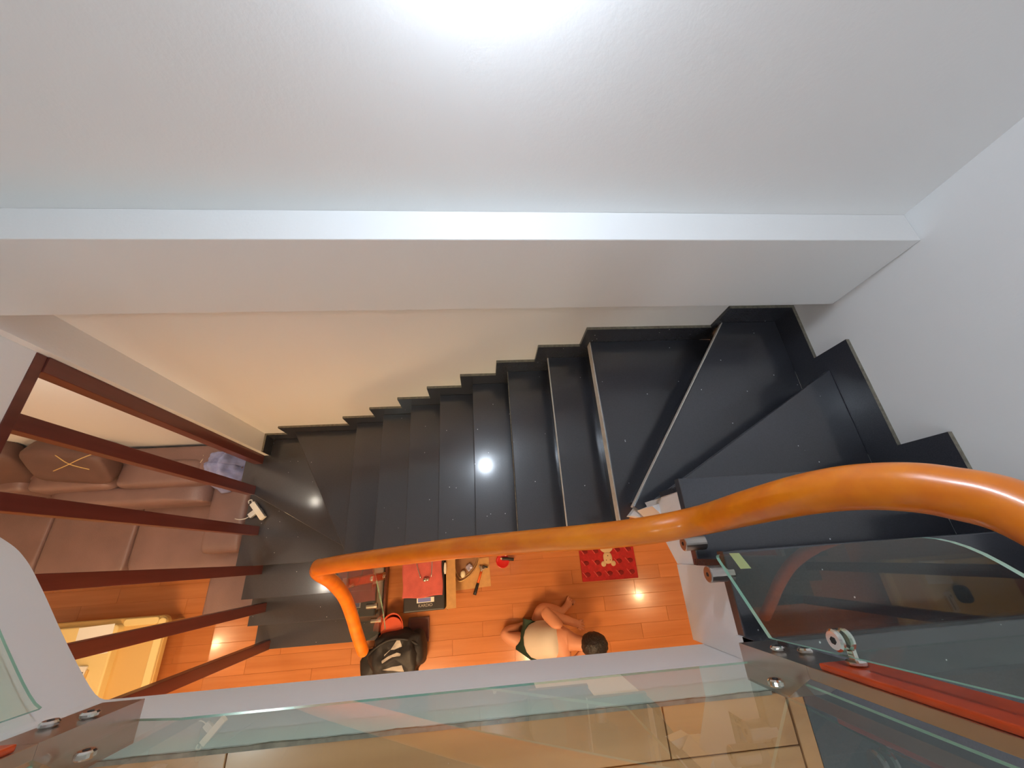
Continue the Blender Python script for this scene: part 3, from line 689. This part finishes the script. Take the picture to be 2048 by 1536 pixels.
# orange basin + wooden tray + bag
bs = thing('orange_basin', 'red orange plastic basin half hidden behind the black bag', 'basin', (-.842, -.53, 0), 0)
V = []; F = []; prof = [(r0 * .74, z0) for r0, z0 in [(0, .004), (.10, .004), (.115, .02), (.155, .15), (.165, .155), (.165, .162), (.150, .162), (.112, .03), (.09, .016), (0, .014)]]; n = 36
for r_, z_ in prof:
    for k in range(n): V.append((r_ * math.cos(2 * math.pi * k / n) * .8, r_ * math.sin(2 * math.pi * k / n), z_))
for i in range(len(prof) - 1):
    for k in range(n): F.append((i * n + k, i * n + (k + 1) % n, (i + 1) * n + (k + 1) % n, (i + 1) * n + k))
mobj('bowl', V, F, 'redorange', bs, smooth=True); cyl('lid', (0, 0, .150), (0, 0, 1), .088, .008, 'redorange', bs, 32)
tr = thing('wooden_frame', 'small maroon wooden frame lying beside the black bag', 'frame', (-.63, -.575, 0))
box('panel', (-.09, -.09, 0), (.09, .09, .012), 'maroon', tr, .003)
for a, b in (((-.095, .078, .0), (.095, .098, .022)), ((-.095, -.098, 0), (.095, -.078, .022)), ((-.098, -.08, 0), (-.08, .08, .022)), ((.08, -.08, 0), (.098, .08, .022))): box('rail', a, b, 'maroon', tr, .003)
bg = thing('black_bag', 'black sports bag with grey white print slumped on the floor', 'bag', (-.785, -.715, 0), .12)
soft('body', (.0, -.02, .14), (.22, .17, .15), 'bagblack', bg, (.6, .6), 48, 28, noise_amp=.045, nscale=8, flat=0.0)
soft('end_pocket', (.17, .0, .13), (.075, .13, .13), 'bagblack', bg, (.7, .7), 24, 16, noise_amp=.02, nscale=10, flat=0.0)
soft('end_pocket', (-.19, -.05, .09), (.13, .11, .09), 'bagblack', bg, (.7, .7), 24, 16, noise_amp=.02, nscale=10, flat=0.0)
def onbag(o):
    md = o.modifiers.new('wrap', 'SHRINKWRAP'); return o
for nm, pts in (('print_panel', [(-.03, .05), (.03, .115), (.05, .105), (.065, .055), (.0, .045)]), ('print_panel', [(-.10, -.075), (-.02, -.068), (.06, -.072), (.075, -.12), (-.01, -.095)]), ('print_stripe', [(-.105, -.012), (-.05, .010), (.02, .022), (.055, .008), (.05, -.006), (.02, .006), (-.05, -.010), (-.10, -.03)]), ('print_stripe', [(-.085, .015), (-.045, .04), (-.03, .05), (-.04, .048), (-.08, .026)])):
    n = len(pts); cx = sum(p[0] for p in pts) / n; cy = sum(p[1] for p in pts) / n
    V = []; F = []; rings = 5
    for r in range(rings + 1):
        for j in range(n):
            for s in range(4):
                a = pts[j]; b = pts[(j + 1) % n]; t = s / 4; x = a[0] + (b[0] - a[0]) * t; y = a[1] + (b[1] - a[1]) * t
                f = (r + .02) / (rings + .02); V.append((cx + (x - cx) * f, cy + (y - cy) * f, .42))
    q = n * 4
    for r in range(rings):
        for j in range(q): F.append((r * q + j, r * q + (j + 1) % q, (r + 1) * q + (j + 1) % q, (r + 1) * q + j))
    F.append(tuple(range(q)))
    o = mobj(nm, V, F, 'bagwhite', bg)
    md = o.modifiers.new('wrap', 'SHRINKWRAP'); md.target = [c for c in bg.children if c.name.startswith('body')][0]; md.wrap_method = 'PROJECT'; md.use_project_z = True; md.use_negative_direction = True; md.use_positive_direction = False; md.offset = .003
tube('strap', [(-.26, -.02, .12), (-.20, .06, .24), (-.05, .12, .27), (.10, .10, .27), (.19, .04, .24)], .010, 'bagblack', bg, 6, 8)

# ------------------------------------------------------------------ seated person
pe = thing('person', 'person sitting on the floor in white shirt and dark green shorts, leaning forward', 'person', (.42, -.69, 0))
PO = Vector((.42, -.69, 0))
def skin(name, verts, edges, mat, root=0, sub=2):
    bm = bmesh.new(); ly = bm.verts.layers.skin.verify(); vs = []
    for i, (co, r) in enumerate(verts):
        v = bm.verts.new(Vector(co) - PO); rr = r if isinstance(r, tuple) else (r, r)
        v[ly].radius = rr; v[ly].use_root = (i == root); vs.append(v)
    for a, b in edges: bm.edges.new((vs[a], vs[b]))
    me = bpy.data.meshes.new(name); bm.to_mesh(me); bm.free(); me.materials.append(MT[mat])
    o = bpy.data.objects.new(name, me); COL.objects.link(o); o.parent = pe
    md = o.modifiers.new('skin', 'SKIN'); md.use_smooth_shade = True
    ms = o.modifiers.new('smooth', 'SUBSURF'); ms.levels = sub; ms.render_levels = sub
    return o
bv = [((.445, -.70, .145), .115), ((.50, -.68, .28), .125), ((.585, -.675, .40), .12), ((.665, -.68, .49), .075), ((.735, -.69, .545), .05), ((.80, -.695, .575), .07),   # 0 pelvis .. 5 head base
      ((.46, -.615, .12), .085), ((.52, -.47, .15), .074), ((.62, -.50, .085), .056), ((.715, -.52, .05), .034), ((.775, -.475, .035), .032), ((.800, -.455, .030), .026),   # leg B 6-11
      ((.38, -.765, .12), .085), ((.25, -.70, .12), .075), ((.135, -.655, .105), .06), ((.20, -.628, .085), .050), ((.265, -.625, .06), .036), ((.305, -.625, .045), .032),  # leg A 12-17
      ((.615, -.585, .455), .068), ((.555, -.52, .42), .060), ((.495, -.465, .385), .054), ((.60, -.52, .37), .047), ((.72, -.56, .345), .036), ((.785, -.59, .335), .026),  # arm L 18-23
      ((.645, -.80, .45), .058), ((.62, -.88, .37), .046), ((.66, -.93, .28), .040), ((.76, -.86, .26), .032), ((.84, -.79, .27), .026)]  # arm R 24-28
be = [(0, 1), (1, 2), (2, 3), (3, 4), (4, 5), (0, 6), (6, 7), (7, 8), (8, 9), (9, 10), (10, 11), (0, 12), (12, 13), (13, 14), (14, 15), (15, 16), (16, 17), (2, 18), (18, 19), (19, 20), (20, 21), (21, 22), (22, 23), (2, 24), (24, 25), (25, 26), (26, 27), (27, 28)]
# fingers and toes as short chains of the same body
def fing(base, chain):
    prev = base
    for co, r in chain:
        bv.append((co, r)); be.append((prev, len(bv) - 1)); prev = len(bv) - 1
for i in range(4):
    a = (i - 1.5) * .017
    fing(23, [((.815 + .002 * i, -.590 + a, .335), .0095), ((.842 - .004 * abs(i - 1.4), -.597 + a * 1.3, .325), .0085), ((.858 - .006 * abs(i - 1.4), -.602 + a * 1.3, .308), .0075)])
fing(23, [((.80, -.622, .328), .010), ((.822, -.636, .318), .0085)])
for i in range(4):
    a = (i - 1.5) * .017
    fing(28, [((.868, -.775 + a, .268), .0095), ((.893, -.768 + a, .255), .0085), ((.902, -.766 + a, .238), .0075)])
fing(28, [((.85, -.758, .265), .010), ((.872, -.748, .258), .0085)])
tdir = Vector((.045, .055, 0)).normalized(); tperp = Vector((tdir.y, -tdir.x, 0))
for i in range(5):
    c = Vector((.808, -.447, .026)) + tperp * (i - 2) * .0175; l = [.030, .028, .027, .026, .036][i]
    fing(11, [(tuple(c), .0105), (tuple(c + tdir * l + Vector((0, 0, -.008))), [.008, .008, .008, .0085, .012][i])])
for i in range(5):
    c = Vector((.315, -.625 + (i - 2) * .0165, .04)); l = [.036, .028, .027, .026, .022][4 - i]
    fing(17, [(tuple(c), .0105), (tuple(c + Vector((l, .004, -.006))), [.008, .0085, .0085, .009, .012][i])])
skin('body', bv, be, 'skin', 0, 2)
skin('shirt', [((.425, -.70, .18), (.155, .165)), ((.455, -.695, .24), (.155, .17)), ((.505, -.685, .31), (.15, .17)), ((.575, -.68, .42), (.142, .165)), ((.63, -.68, .475), (.10, .125))], [(0, 1), (1, 2), (2, 3), (3, 4)], 'shirt', 0, 2)
skin('shorts', [((.43, -.70, .135), (.125, .13)), ((.455, -.61, .125), .092), ((.48, -.565, .135), .080), ((.385, -.765, .12), .092), ((.345, -.75, .12), .084)], [(0, 1), (1, 2), (0, 3), (3, 4)], 'shorts', 0, 2)
hd = soft('head', Vector((.862, -.70, .585)) - PO, (.085, .073, .10), 'skin', pe, (.9, .9), 32, 20, rot=(0, .75, 0))
soft('hair', Vector((.853, -.700, .605)) - PO, (.100, .088, .108), 'hair', hd, (.9, .95), 48, 28, rot=(0, .6, 0), noise_amp=.006, nscale=40)
for sy in (-1, 1):
    soft('ear', Vector((.865, -.70 + sy * .080, .560)) - PO, (.020, .010, .028), 'skin', hd, (1, 1), 12, 8)
    soft('eye', Vector((.935, -.70 + sy * .030, .545)) - PO, (.009, .012, .009), 'egg', hd, (1, 1), 12, 8)
soft('nose', Vector((.945, -.70, .520)) - PO, (.018, .013, .018), 'skin', hd, (1, 1), 12, 8); soft('mouth', Vector((.925, -.70, .492)) - PO, (.010, .022, .006), 'pink', hd, (1, 1), 12, 6)

# ------------------------------------------------------------------ lamps and added fill lights
wl = thing('wall_lamp', 'white globe wall lamp above the ledge of the back wall', 'lamp', (.04, YB, ZC - .09))
cyl('back_plate', (0, 0, .03), (0, -1, 0), .05, .02, 'white', wl, 28, .004); tube('arm', [(0, -.02, .03), (0, -.05, .055), (0, -.078, .05)], .010, 'chrome', wl, 5, 10)
soft('globe', (0, -.078, .0), (.055, .055, .055), 'lamp_up', wl, (1, 1), 28, 16)
pl_ = thing('fill_panel', 'added square white fill panel on the upper ceiling', 'lamp', (.75, -2.35, ZTOP - .1))  # unseen panel added behind the camera as ambient fill for the upper walls
box('frame', (-.33, -.33, -.04), (.33, .33, 0), 'white', pl_, .004); box('diffuser', (-.29, -.29, -.045), (.29, .29, -.0405), 'fill_ceil', pl_)
rl = thing('fill_lamp', 'added round white fill lamp above the left end of the landing', 'lamp', (-1.65, -.95, ZTOP - .1))  # unseen lamp added to brighten the stair fascia and the right wall
cyl('base', (0, 0, 0), (0, 0, -1), .17, .02, 'white', rl, 36, .004); cyl('diffuser', (0, 0, -.02), (0, 0, -1), .15, .03, 'fill_round', rl, 36, .01)
wp = thing('fill_panel', 'added square warm fill panel on the lower ceiling under the landing', 'lamp', (-1.0, -2.1, ZS))  # unseen panel added to light the lower back wall evenly
box('frame', (-.44, -.44, -.03), (.44, .44, 0), 'white', wp, .004); box('diffuser', (-.40, -.40, -.035), (.40, .40, -.0305), 'fill_warm', wp)
for x, y, where in ((-2.15, .80, 'over the sofa arm'), (-2.16, -.23, 'over the ottoman'), (-4.05, -.93, 'over the coffee table'), (.64, -1.43, 'over the seated person'), (2.52, -.74, 'in the alcove beyond the stairs')):
    t = thing('downlight', 'round recessed ceiling downlight ' + where, 'lamp', (x, y, ZS), 0, 'recessed downlights of the lower room')
    cyl('lens', (0, 0, 0), (0, 0, -1), .045, .004, 'lamp_neutral' if -2.5 < x < -2 else 'lamp_down', t, 24)
    V = []; F = []; n = 28; prof = [(.046, 0), (.046, -.007), (.062, -.005), (.066, 0)]
    for r_, z_ in prof:
        for k in range(n): V.append((r_ * math.cos(2 * math.pi * k / n), r_ * math.sin(2 * math.pi * k / n), z_))
    for i in range(3):
        for k in range(n): F.append((i * n + k, i * n + (k + 1) % n, (i + 1) * n + (k + 1) % n, (i + 1) * n + k))
    mobj('trim_ring', V, F, 'white', t, smooth=True)
